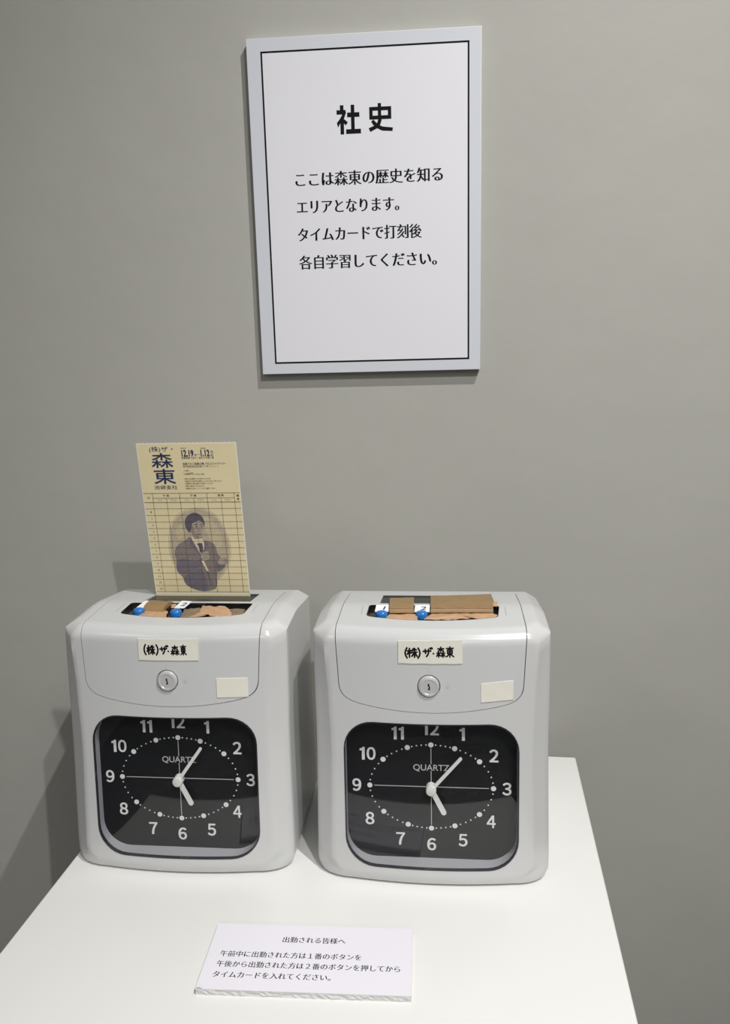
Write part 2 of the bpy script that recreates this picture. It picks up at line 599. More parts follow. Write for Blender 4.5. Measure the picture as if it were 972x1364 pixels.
def outline(zf, k=0.0):
    """plan outline at relative height zf (0..1); k = 0..1 progress through the rounded top. returns ring of 3-D points"""
    R = 11.0
    th = k * math.pi / 2
    fin, fdz = R * (1 - math.cos(th)), R * (1 - math.sin(th))
    # side bevel: nearly flat facet
    sin_, sdz = 9.6 * k ** 1.15, 6.2 * (1 - k)
    z0 = 2.2
    pts = []

    def zz(y, w):
        ztp = ztop(y) - lerp(fdz, sdz, w)
        return lerp(z0, ztp, zf)

    zr = lerp(z0, 192.0, zf)
    xs, xa = interp(zr, XS), interp(zr, XA)
    xs2, xa2 = xs - sin_, xa - sin_ * 0.95
    # foot rounding
    if zf < 0.03:
        q = 1 - zf / 0.03
        xs2 -= 2.0 * q
        xa2 -= 1.2 * q
        fin += 1.8 * q
    # near the foot the chamfers melt into one rounded corner
    q2 = max(0.0, min(1.0, 1 - (zr - 2.0) / 15.0))
    q2 = q2 * q2 * (3 - 2 * q2)
    xr_ = 62.0
    xa2 = lerp(xa2, xr_, q2)
    xa = lerp(xa, xr_, q2)
    front = []
    for i in range(NFR + 1):
        x = lerp(-xa2, xa2, i / NFR)
        y = yface(x * xa / xa2, zr) + fin
        front.append((x, y, zz(y, 0.0)))
    yA = yface(xa, zr)
    right = []
    yB = yface(interp(zr, XA), zr)
    cs = []
    for t_, ty, w in ((0.10, 0.085, 0.12), (0.28, 0.26, 0.3), (0.5, 0.475, 0.45), (0.74, 0.70, 0.65), (0.95, 0.90, 0.85), (1.0, 1.0, 1.0)):
        lx_, ly_ = lerp(xa2, xs2, t_), yB + 12.2 * ty + fin * (1 - 0.35 * t_)
        an = math.pi / 2 * (0.14 + 0.86 * (0.0, 0.2, 0.4, 0.6, 0.82, 1.0)[len(cs)])
        rx_, ry_ = xs2 - xa2, (yB + 14.5) - yA
        ex_, ey_ = xa2 + rx_ * math.sin(an), yA + ry_ * (1 - math.cos(an)) + fin
        cs.append((lerp(lx_, ex_, q2), lerp(ly_, ey_, q2), w))
    for x, y, w in cs:
        right.append((x, y, zz(y, w)))
    y0 = cs[-1][1]
    for i in range(1, NSD + 1):
        t = i / NSD
        y = lerp(y0, BACK - 2.0 * k, t)
        xx = xs2
        right.append((xx, y, zz(y, 1.0)))
    left = [(-x, y, z) for x, y, z in right]
    yb = BACK - 2.0 * k
    back = []
    for i in range(1, NFR):
        x = lerp(xs2, -xs2, i / NFR)
        back.append((x, yb, zz(yb, 1.0)))
    return front, right, back, left


def make_shell():
    V, F = [], []
    rings = []
    levels = [(0.0, 0), (0.01, 0), (0.03, 0), (0.045, 0), (0.06, 0), (0.08, 0)] + [(z, 0) for z in (0.1, 0.18, 0.27, 0.36, 0.45, 0.54, 0.63, 0.72, 0.81, 0.9, 0.96, 1.0)]
    levels += [(1.0, k / 8) for k in range(1, 9)]
    for zf, k in levels:
        fr_, ri, ba, le = outline(zf, k)
        ring = fr_ + ri + ba + le[::-1]
        rings.append(list(range(len(V), len(V) + len(ring))))
        V += ring
    n = len(rings[0])
    for a, b in zip(rings, rings[1:]):
        for i in range(n):
            j = (i + 1) % n
            F.append([a[i], a[j], b[j], b[i]])
    F.append(rings[0][::-1])
    # cap grid
    fr_, ri, ba, le = outline(1.0, 1.0)
    rows = len(ri)
    tr = rings[-1]
    frI = tr[:NFR + 1]
    riI = tr[NFR + 1:NFR + 1 + rows]
    baI = tr[NFR + 1 + rows:NFR + 1 + rows + NFR - 1]
    leI = tr[NFR + 1 + rows + NFR - 1:][::-1]
    grid = [frI]
    for j in range(rows - 1):
        row = [leI[j]]
        for i in range(1, NFR):
            x = lerp(V[leI[j]][0], V[riI[j]][0], i / NFR)
            fall = max(0.0, 1 - (j + 1) / (rows - 3)) ** 1.0
            y = V[riI[j]][1] + (V[frI[i]][1] - V[frI[NFR]][1]) * fall
            V.append((x, y, ztop(y)))
            row.append(len(V) - 1)
        row.append(riI[j])
        grid.append(row)
    grid.append([leI[rows - 1]] + baI[::-1] + [riI[rows - 1]])
    for a, b in zip(grid, grid[1:]):
        for i in range(NFR):
            F.append([a[i], a[i + 1], b[i + 1], b[i]])
    return fix_normals(me_from(V, F))


def lid_outline(g=0.0):
    """front-view outline (x, z) of the flap, grown by g"""
    zl = lambda x: 140.6 + 5.6 * (x / 56.0) ** 2
    p0, p1, p2, p3 = (-69.4, 161.0), (-68.6, 151.0), (-63.5, 147.6), (-50.0, zl(50.0))
    pts = [(-71.6, 240), (-71.6, 200), (-70.2, 176)]
    for i in range(13):
        t = i / 12
        pts.append(tuple((1 - t) ** 3 * p0[k] + 3 * t * (1 - t) ** 2 * p1[k] + 3 * t * t * (1 - t) * p2[k] + t ** 3 * p3[k] for k in (0, 1)))
    for i in range(1, 20):
        x = lerp(-50.0, 0.0, i / 20)
        pts.append((x, zl(x)))
    pts.append((0.0, zl(0)))
    pts += [(-x, z) for x, z in pts[:-1]][::-1]
    return [(x * (1 + g / 70.0), z - (g if z < 235 else 0)) for x, z in pts]


LENS = rrect(-66.8, 66.8, 14.2, 131.6, 23.0, 8)
ZC = 74.2            # dial centre height
DY = 14.3            # dial depth behind the middle of the front


def ydial(z):
    return YC + DY + T * z


shell = make_shell()
lidA = prism(lid_outline(0.0), lambda p: (p[0], -60, p[1]), lambda p: (p[0], 107, p[1]))
lidB = prism(lid_outline(0.55), lambda p: (p[0], -60, p[1]), lambda p: (p[0], 107.6, p[1]))
lid_me = boolean(shell, lidA, 'INTERSECT')
body_me = boolean(shell, lidB, 'DIFFERENCE')
cut = prism(LENS, lambda p: (p[0], -60, p[1]), lambda p: (p[0], ydial(p[1]) + 1.2, p[1]))
body_me = boolean(body_me, cut, 'DIFFERENCE')
# well for the push buttons: bowed front edge
wp = []
for i in range(13):
    t = i / 12
    x = lerp(-46.0, 48.5, t)
    wp.append((x, 22.5 + 7.0 * ((x - 1) / 47.5) ** 2))
wp += [(51.0, 30.6), (52.6, 33.0), (54.6, 53.0), (54.0, 55.4), (51.8, 56.2), (-47.5, 56.4), (-49.6, 55.6), (-50.4, 53.6), (-50.6, 34.0), (-49.4, 31.0)]
WELL_Z = 200.6
wcut = prism(wp, lambda p: (p[0], p[1], WELL_Z - 0.3), lambda p: (p[0], p[1], 240))
lid_me = boolean(lid_me, wcut, 'DIFFERENCE')
SLOT_Z = 190.0
sp = [(-42.0, 61.4), (51.0, 61.4), (51.0, 97.5), (-42.0, 97.5)]
scut = prism(sp, lambda p: (p[0], p[1], SLOT_Z - 0.3), lambda p: (p[0], p[1], 240))
lid_me = boolean(lid_me, scut, 'DIFFERENCE')
LOCK = (-0.9, 161.5)
lx, lz = LOCK
circ = [(lx + 8.7 * math.cos(2 * math.pi * i / 40), lz + 8.7 * math.sin(2 * math.pi * i / 40)) for i in range(40)]
lcut = prism(circ, lambda p: (p[0], -60, p[1]), lambda p: (p[0], yface(0, lz) + 3.0 + T * (p[1] - lz), p[1]))
lid_me = boolean(lid_me, lcut, 'DIFFERENCE')
set_sharp(lid_me, 33)
set_sharp(body_me, 33)
for me_, m_ in ((body_me, 'plastic'), (lid_me, 'plastic_lid')):
    me_.materials.clear()
    me_.materials.append(MAT[m_])


def slab_on_face(outline_cols, o1, o2, tip=0.0):
    """slab that follows the bowed front: outline_cols = [(x, zlo, zhi)]"""
    V, F = [], []
    for x, a, b in outline_cols:
        ta, tb = tip * (a - 73.0), tip * (b - 73.0)
        V += [(x, yface(x, a, o1 + ta), a), (x, yface(x, b, o1 + tb), b), (x, yface(x, b, o2 + tb), b), (x, yface(x, a, o2 + ta), a)]
    for i in range(len(outline_cols) - 1):
        p, q = i * 4, i * 4 + 4
        for k in range(4):
            F.append([p + k, p + (k + 1) % 4, q + (k + 1) % 4, q + k])
    F += [[0, 1, 2, 3], [len(V) - 4, len(V) - 1, len(V) - 2, len(V) - 3]]
    return fix_normals(me_from(V, F))


def rr_cols(x0, x1, z0, z1, r, n=40):
    cols = []
    xs = []
    for i in range(9):
        a = math.pi / 2 * i / 8
        xs.append(x0 + r * (1 - math.cos(a)))
    xs += [lerp(x0 + r, x1 - r, i / n) for i in range(1, n)]
    xs += [x0 + x1 - v for v in xs[:9]][::-1]
    for x in xs:
        d = max(x0 + r - x, x - (x1 - r), 0)
        h = r - math.sqrt(max(0, r * r - d * d))
        cols.append((x, z0 + h - 0.001, z1 - h + 0.001))
    return cols


glass_me = set_sharp(slab_on_face(rr_cols(-65.9, 65.9, 15.1, 130.7, 22.1), 1.0, 2.4, 0.016), 40)


def ring_on_face(o_out, o_in, d1, d2):
    n = len(o_out)
    V, F = [], []
    for (x, z), (x2, z2) in zip(o_out, o_in):
        V += [(x, yface(x, z, d1), z), (x2, yface(x2, z2, d1), z2), (x2, yface(x2, z2, d2), z2), (x, yface(x, z, d2), z)]
    for i in range(n):
        p, q = i * 4, ((i + 1) % n) * 4
        for k in range(4):
            F.append([p + k, p + (k + 1) % 4, q + (k + 1) % 4, q + k])
    return fix_normals(me_from(V, F))


def dense(pts, step=4.0):
    out = []
    for i, a in enumerate(pts):
        b = pts[(i + 1) % len(pts)]
        n = max(1, int(math.hypot(b[0] - a[0], b[1] - a[1]) / step))
        for k in range(n):
            out.append((lerp(a[0], b[0], k / n), lerp(a[1], b[1], k / n)))
    return out


bez_o = dense(rrect(-66.7, 66.7, 14.3, 131.5, 22.9, 8))
bez_i = [(x * (1 - 0.8 / 66.7), ZC - 1.3 + (z - ZC + 1.3) * (1 - 0.8 / 58.6)) for x, z in bez_o]
bezel_me = set_sharp(ring_on_face(bez_o, bez_i, -0.25, 2.4), 50)
# inner liner that runs from the cover back to the dial
lin_o = dense(rrect(-66.7, 66.7, 14.3, 131.5, 22.9, 8))
lin_i = [(x * (1 - 0.9 / 66.7), ZC - 1.3 + (z - ZC + 1.3) * (1 - 0.9 / 58.6)) for x, z in lin_o]
Vl, Fl = [], []
for (x, z), (x2, z2) in zip(lin_o, lin_i):
    Vl += [(x, yface(x, z, 2.5), z), (x2, yface(x2, z2, 2.5), z2), (x2, ydial(z2) + 0.4, z2), (x, ydial(z) + 0.4, z)]
nl = len(lin_o)
for i in range(nl):
    p, q = i * 4, ((i + 1) % nl) * 4
    for k in range(4):
        Fl.append([p + k, p + (k + 1) % 4, q + (k + 1) % 4, q + k])
liner_me = set_sharp(fix_normals(me_from(Vl, Fl)), 50)

dial_me = prism(rrect(-66.0, 66.0, 15.0, 130.8, 22, 8), lambda p: (p[0], ydial(p[1]), p[1]), lambda p: (p[0], ydial(p[1]) + 0.8, p[1]))


def on_dial(x, v, d=0.0):
    """dial coordinates centred on the hands"""
    z = ZC + v / NT_
    return (x, ydial(z) - 0.06 - d, z)


def disc(cx, cy, r, n=20):
    return [(cx + r * math.cos(2 * math.pi * i / n), cy + r * math.sin(2 * math.pi * i / n)) for i in range(n)]


AX, AZ = 48.0, 34.2


def dial_pos(deg):
    a = math.radians(deg)
    sx, cy = math.sin(a), math.cos(a)
    r = 1 / math.sqrt((sx / AX) ** 2 + (cy / AZ) ** 2)
    return r * sx, r * cy


NUM = {12: (0, 47.3), 1: (24.3, 43.4), 2: (48.2, 26.6), 3: (58.2, 0), 4: (46.3, -27.2), 5: (24.5, -43.4), 6: (0, -47.6), 7: (-24.3, -43.8), 8: (-48.4, -27.6), 9: (-58.3, 0),
       10: (-49.4, 26.0), 11: (-25.4, 43.2)}
FW = '０１２３４５６７８９'


def numeral_me(n, px, pz):
    """heavy sans figures about 10.4 mm high; the figure 1 is drawn as a plain stem with a flag"""
    parts = []
    digits = str(n)
    H_ = 10.4
    wd = {'1': 4.6}
    adv = [wd.get(c, 7.0) for c in digits]
    gap = 1.0
    tot = sum(adv) + gap * (len(digits) - 1)
    x = px - tot / 2
    for c, w in zip(digits, adv):
        if c == '1':
            x1 = x + w - 0.5
            q = [(x1 - 2.25, -H_ / 2), (x1, -H_ / 2), (x1, H_ / 2), (x1 - 1.7, H_ / 2), (x1 - 2.3, H_ / 2 - 0.9), (x1 - 4.0, H_ / 2 - 1.3), (x1 - 4.0, H_ / 2 - 2.9), (x1 - 2.25, H_ / 2 - 2.9)]
            parts.append(([on_dial(a_, pz + b_, 0.02) for a_, b_ in q], [[0, 1, 2, 3, 4, 7], [4, 5, 6, 7]]))
        else:
            V_, F_ = text2d(FW[int(c)], 0.0, (0.030, -0.024), 8)
            xs_, ys_ = [v[0] for v in V_], [v[1] for v in V_]
            ax, bx, ay, by = min(xs_), max(xs_), min(ys_), max(ys_)
            parts.append(([on_dial(x + (v[0] - ax) / (bx - ax) * w, pz - H_ / 2 + (v[1] - ay) / (by - ay) * H_, 0.02) for v in V_], F_))
        x += w + gap
    return join_me(parts)


num_me = {k: numeral_me(k, *p) for k, p in NUM.items()}
dot_me = {h: polys_me([(disc(*dial_pos(h * 30), 2.05, 20), 0, 0.03)], on_dial) for h in range(12)}
mins = []
for m_ in range(60):
    if m_ % 5:
        # the small dots are spaced evenly along each arc between two hour spots
        h0, t_ = m_ // 5, (m_ % 5) / 5
        a0, a1 = h0 * 30, h0 * 30 + 30
        p0, p1 = dial_pos(a0), dial_pos(a1)
        ang = math.degrees(math.atan2(lerp(p0[0], p1[0], t_), lerp(p0[1], p1[1], t_)))
        mins.append((disc(*dial_pos(ang), 0.62, 8), 0, 0.03))
minute_me = polys_me(mins, on_dial)
lines_me = polys_me([([(-44.5, -0.3), (44.5, -0.3), (44.5, 0.3), (-44.5, 0.3)], 0, 0.02),
                     ([(-0.28, 18.5), (0.28, 18.5), (0.28, 31.5), (-0.28, 31.5)], 0, 0.02), ([(-0.28, 3), (0.28, 3), (0.28, 13.0), (-0.28, 13.0)], 0, 0.02),
                     ([(-0.28, -31.5), (0.28, -31.5), (0.28, -4), (-0.28, -4)], 0, 0.02)], on_dial)
quartz_me = text_me('QUARTZ', lambda x, y: on_dial(x, y, 0.02), -13.8, 14.2, 15.8, 7.0, bold=0.006, res=6)


def hand_me(tip, w0, w1, lift, tail=0.0):
    L = math.hypot(*tip)
    ux, uy = tip[0] / L, tip[1] / L
    nx, ny = -uy, ux
    pts = [(-ux * tail + nx * w0, -uy * tail + ny * w0)]
    pts += [(ux * (L - w1) + nx * w1, uy * (L - w1) + ny * w1)]
    for i in range(1, 8):
        a = math.pi / 2 - math.pi * i / 8
        pts.append((ux * (L - w1) + (ux * math.cos(a) + nx * math.sin(a)) * w1, uy * (L - w1) + (uy * math.cos(a) + ny * math.sin(a)) * w1))
    pts += [(ux * (L - w1) - nx * w1, uy * (L - w1) - ny * w1), (-ux * tail - nx * w0, -uy * tail - ny * w0)]
    n = len(pts)
    V = [on_dial(p[0], p[1], lift) for p in pts] + [on_dial(p[0] * 1, p[1] * 1, lift + 0.7) for p in pts]
    F = [[i, (i + 1) % n, n + (i + 1) % n, n + i] for i in range(n)] + [list(range(n))[::-1], list(range(n, 2 * n))]
    return fix_normals(me_from(V, F))


def lathe(profile, place, n=32):
    """profile [(r, h)], place(x, y, h) -> 3-D"""
    V, F = [], []
    for r, h in profile:
        for i in range(n):
            a = 2 * math.pi * i / n
            V.append(place(r * math.cos(a), r * math.sin(a), h))
    for j in range(len(profile) - 1):
        for i in range(n):
            k = (i + 1) % n
            F.append([j * n + i, j * n + k, (j + 1) * n + k, (j + 1) * n + i])
    F.append(list(range(n))[::-1])
    F.append([(len(profile) - 1) * n + i for i in range(n)])
    return set_sharp(fix_normals(me_from(V, F)), 35)


hub_me = lathe([(4.0, 0), (4.0, 6.6), (3.6, 7.3), (2.4, 7.7)], lambda x, y, h: on_dial(x, y, h), 28)


def on_lid(x, z, d=0.0):
    return (x, yface(0, lz) + T * (z - lz) - d, z)


lock_me = lathe([(7.85, -2.8), (7.85, 0.8), (7.5, 1.5), (5.9, 1.9), (5.6, 1.55), (5.3, 1.55)], lambda x, y, h: on_lid(lx + x, lz + y, h), 40)
keyhole_me = polys_me([([(-0.75, 2.4), (0.5, 2.4), (0.5, 0.6), (0.95, 0.2), (0.95, -2.4), (-0.55, -2.4), (-0.55, -1.3), (-0.1, -1.0), (-0.1, 0.1), (-0.75, 0.5)], 0, 0)],
                      lambda x, y, d: on_lid(lx + x, lz + y, 1.62))



def cup(pts, zfloor, wall):
    """shallow black tray: floor plus a thin lining that reaches just under the rim"""
    cx, cy = sum(p[0] for p in pts) / len(pts), sum(p[1] for p in pts) / len(pts)
    n = len(pts)
    out = [(p[0] * 0.9985 + cx * 0.0015, p[1] * 0.997 + cy * 0.003) for p in pts]
    inn = [(p[0] + wall * (1 if p[0] < cx else -1) * min(1, abs(p[0] - cx) / 10), p[1] + wall * (1 if p[1] < cy else -1) * min(1, abs(p[1] - cy) / 4)) for p in out]
    V = [(x, y, zfloor - 0.25) for x, y in out] + [(x, y, ztop(y) - 0.05) for x, y in out]
    V += [(x, y, ztop(y) - 0.05) for x, y in inn] + [(x, y, zfloor + 0.2) for x, y in inn]
    F = []
    for r_ in range(3):
        for i in range(n):
            k = (i + 1) % n
            F.append([r_ * n + i, r_ * n + k, (r_ + 1) * n + k, (r_ + 1) * n + i])
    F += [list(range(n))[::-1], [3 * n + i for i in range(n)]]
    return set_sharp(fix_normals(me_from(V, F)), 40)


well_me = cup(wp, WELL_Z, 0.5)


def slot_mesh():
    """sloping smoky tray in front of the narrow mouth the card stands in"""
    parts = []
    e = 0.15
    for x0, x1, y0, y1, d0, d1 in ((-42.0 + e, 51.0 - e, 61.4 + e, 89.2, 1.2, 0.7), (-42.0 + e, 51.0 - e, 92.4, 97.5 - e, 1.6, 0.4)):
        v = [(x0, y0, SLOT_Z - 0.2), (x1, y0, SLOT_Z - 0.2), (x1, y1, SLOT_Z - 0.2), (x0, y1, SLOT_Z - 0.2),
             (x0, y0, ztop(y0) - d0), (x1, y0, ztop(y0) - d0), (x1, y1, ztop(y1) - d1), (x0, y1, ztop(y1) - d1)]
        parts.append((v, [[0, 1, 2, 3], [4, 5, 6, 7], [0, 1, 5, 4], [1, 2, 6, 5], [2, 3, 7, 6], [3, 0, 4, 7]]))
    return fix_normals(join_me(parts))


slot_me = slot_mesh()

foot_me = {}
for fx in (-72, 72):
    for fy in (8, 100):
        foot_me[(fx, fy)] = lathe([(6.0, 0.0), (6.5, 0.4), (6.5, 2.3)], lambda x, y, h, fx=fx, fy=fy: (fx + x, fy + y, h), 20)

# felt-pen glyphs, each in a 10 x 10 box
GL = {
    '(': [[(7, 10.2), (5, 7.6), (4.3, 5), (5, 2.4), (7.2, -0.2)]],
    ')': [[(3, 10.2), (5, 7.6), (5.7, 5), (5, 2.4), (2.8, -0.2)]],
    '株': [[(0.2, 6.9), (4.3, 7.3)], [(2.3, 9.7), (2.3, 0.2)], [(2.1, 6.6), (0.2, 3.2)], [(2.5, 5.8), (3.9, 4.6)], [(6.0, 9.4), (5.0, 7.2)], [(5.6, 8.0), (9.2, 8.3)],
          [(4.6, 5.4), (9.8, 5.7)], [(7.3, 10), (7.3, 0.2)], [(7.1, 5.2), (4.6, 1.2)], [(7.5, 5.2), (9.8, 1.3)]],
    'ザ': [[(0.3, 6.6), (8.2, 7.1)], [(2.5, 8.9), (2.8, 4.2)], [(5.8, 9.2), (5.8, 5.0), (5.0, 2.6), (3.6, 0.6)], [(7.3, 10.6), (8.0, 9.2)], [(8.9, 11.0), (9.6, 9.7)]],
    '・': [[(5, 5.4), (5.3, 4.6)]],
    '森': [[(1.5, 8.2), (8.5, 8.4)], [(5, 10), (5, 5.3)], [(4.8, 8), (1.8, 5.6)], [(5.2, 8), (8.3, 5.8)], [(0.3, 3.9), (4.6, 4.1)], [(2.5, 5.3), (2.5, 0)], [(2.4, 3.7), (0.2, 0.9)],
          [(2.6, 3.6), (4.4, 1.4)], [(5.3, 3.9), (9.8, 4.1)], [(7.5, 5.3), (7.5, 0)], [(7.4, 3.7), (5.5, 0.9)], [(7.6, 3.7), (9.9, 0.8)]],
    '東': [[(0.9, 8.5), (9.1, 8.7)], [(5, 10.2), (5, 0)], [(2.2, 7.0), (2.3, 3.4)], [(2.2, 7.0), (7.8, 7.1), (7.7, 3.4)], [(2.3, 5.2), (7.7, 5.3)], [(2.3, 3.4), (7.7, 3.5)],
          [(4.8, 3.3), (1.0, 0.3)], [(5.2, 3.3), (9.6, 0.4)]],
}
LAY = {
    'R': [('(', 3.2, 8.2, 4.4, 12.0), ('株', 6.8, 14.4, 4.7, 11.9), (')', 13.4, 18.6, 4.2, 11.8), ('ザ', 18.5, 25.8, 5.0, 11.6), ('・', 24.6, 28.0, 5.2, 10.0), ('森', 28.6, 35.0, 4.8, 12.6), ('東', 35.4, 41.6, 4.8, 12.6)],
    'L': [('(', 2.8, 7.4, 4.7, 12.5), ('株', 7.0, 13.3, 4.8, 12.0), (')', 13.2, 18.0, 4.6, 12.4), ('ザ', 17.3, 24.2, 5.0, 11.4), ('・', 22.2, 26.0, 5.0, 10.0), ('森', 26.2, 32.6, 4.6, 12.0), ('東', 33.5, 38.4, 4.6, 12.3)],
}


def tape_strip(corners, z0, zs, nx=8, ny=4, amp=0.35, thick=0.35, seed=1, bulge=0.0):
    """crinkled quad strip; corners TL, TR, BR, BL in plan; zs heights at the same corners"""
    r = random.Random(seed)
    V, F = [], []
    for j in range(ny + 1):
        for i in range(nx + 1):
            s, t = i / nx, j / ny
            a = [lerp(corners[0][k], corners[1][k], s) for k in (0, 1)]
            b = [lerp(corners[3][k], corners[2][k], s) for k in (0, 1)]
            z = lerp(lerp(zs[0], zs[1], s), lerp(zs[3], zs[2], s), t) + bulge * math.sin(math.pi * t) + r.uniform(-amp, amp)
            V.append((lerp(a[0], b[0], t) + r.uniform(-amp, amp), lerp(a[1], b[1], t) + r.uniform(-amp, amp), z0 + z))
    n = len(V)
    V += [(x, y, z - thick) for x, y, z in V]
    w = nx + 1
    for j in range(ny):
        for i in range(nx):
            a = j * w + i
            F.append([a, a + 1, a + w + 1, a + w])
            F.append([n + a, n + a + w, n + a + w + 1, n + a + 1])
    edge = [i for i in range(w)] + [j * w + nx for j in range(1, ny + 1)] + [ny * w + i for i in range(nx - 1, -1, -1)] + [j * w for j in range(ny - 1, 0, -1)]
    for a, b in zip(edge, edge[1:] + edge[:1]):
        F.append([a, b, n + b, n + a])
    return set_sharp(fix_normals(me_from(V, F)), 60)


def tape_poly(pts, z, amp=0.5, thick=0.35, seed=1):
    """torn flat piece: fan from the middle, crinkled"""
    r = random.Random(seed)
    P = dense(pts, 2.6)
    cx, cy = sum(p[0] for p in P) / len(P), sum(p[1] for p in P) / len(P)
    V, F = [], []
    n = len(P)
    rings = (1.0, 0.66, 0.33)
    for q in rings:
        for x, y in P:
            jit = 0.5 if q == 1.0 else 0.2
            V.append((cx + (x - cx) * q + r.uniform(-jit, jit), cy + (y - cy) * q + r.uniform(-jit, jit), z + r.uniform(-amp, amp) + (1 - q) * 0.6))
    V.append((cx, cy, z + 0.6))
    for j in range(2):
        for i in range(n):
            k = (i + 1) % n
            F.append([j * n + i, j * n + k, (j + 1) * n + k, (j + 1) * n + i])
    for i in range(n):
        F.append([2 * n + i, 2 * n + (i + 1) % n, 3 * n])
    m = len(V)
    V += [(x, y, zz_ - thick) for x, y, zz_ in V[:n]]
    for i in range(n):
        k = (i + 1) % n
        F.append([i, m + i, m + k, k])
    F.append([m + i for i in range(n)])
    return set_sharp(fix_normals(me_from(V, F)), 60)


def button_me(cx, cy):
    V, F = [], []
    n, prof = 24, [(1.0, 0.0), (1.0, 2.2), (0.93, 3.2), (0.75, 3.9), (0.4, 4.3)]
    return lathe([(r, h) for r, h in prof], lambda x, y, h: (cx + x * 4.8, cy + y * 4.3, WELL_Z + 0.2 + h * 1.2), n)


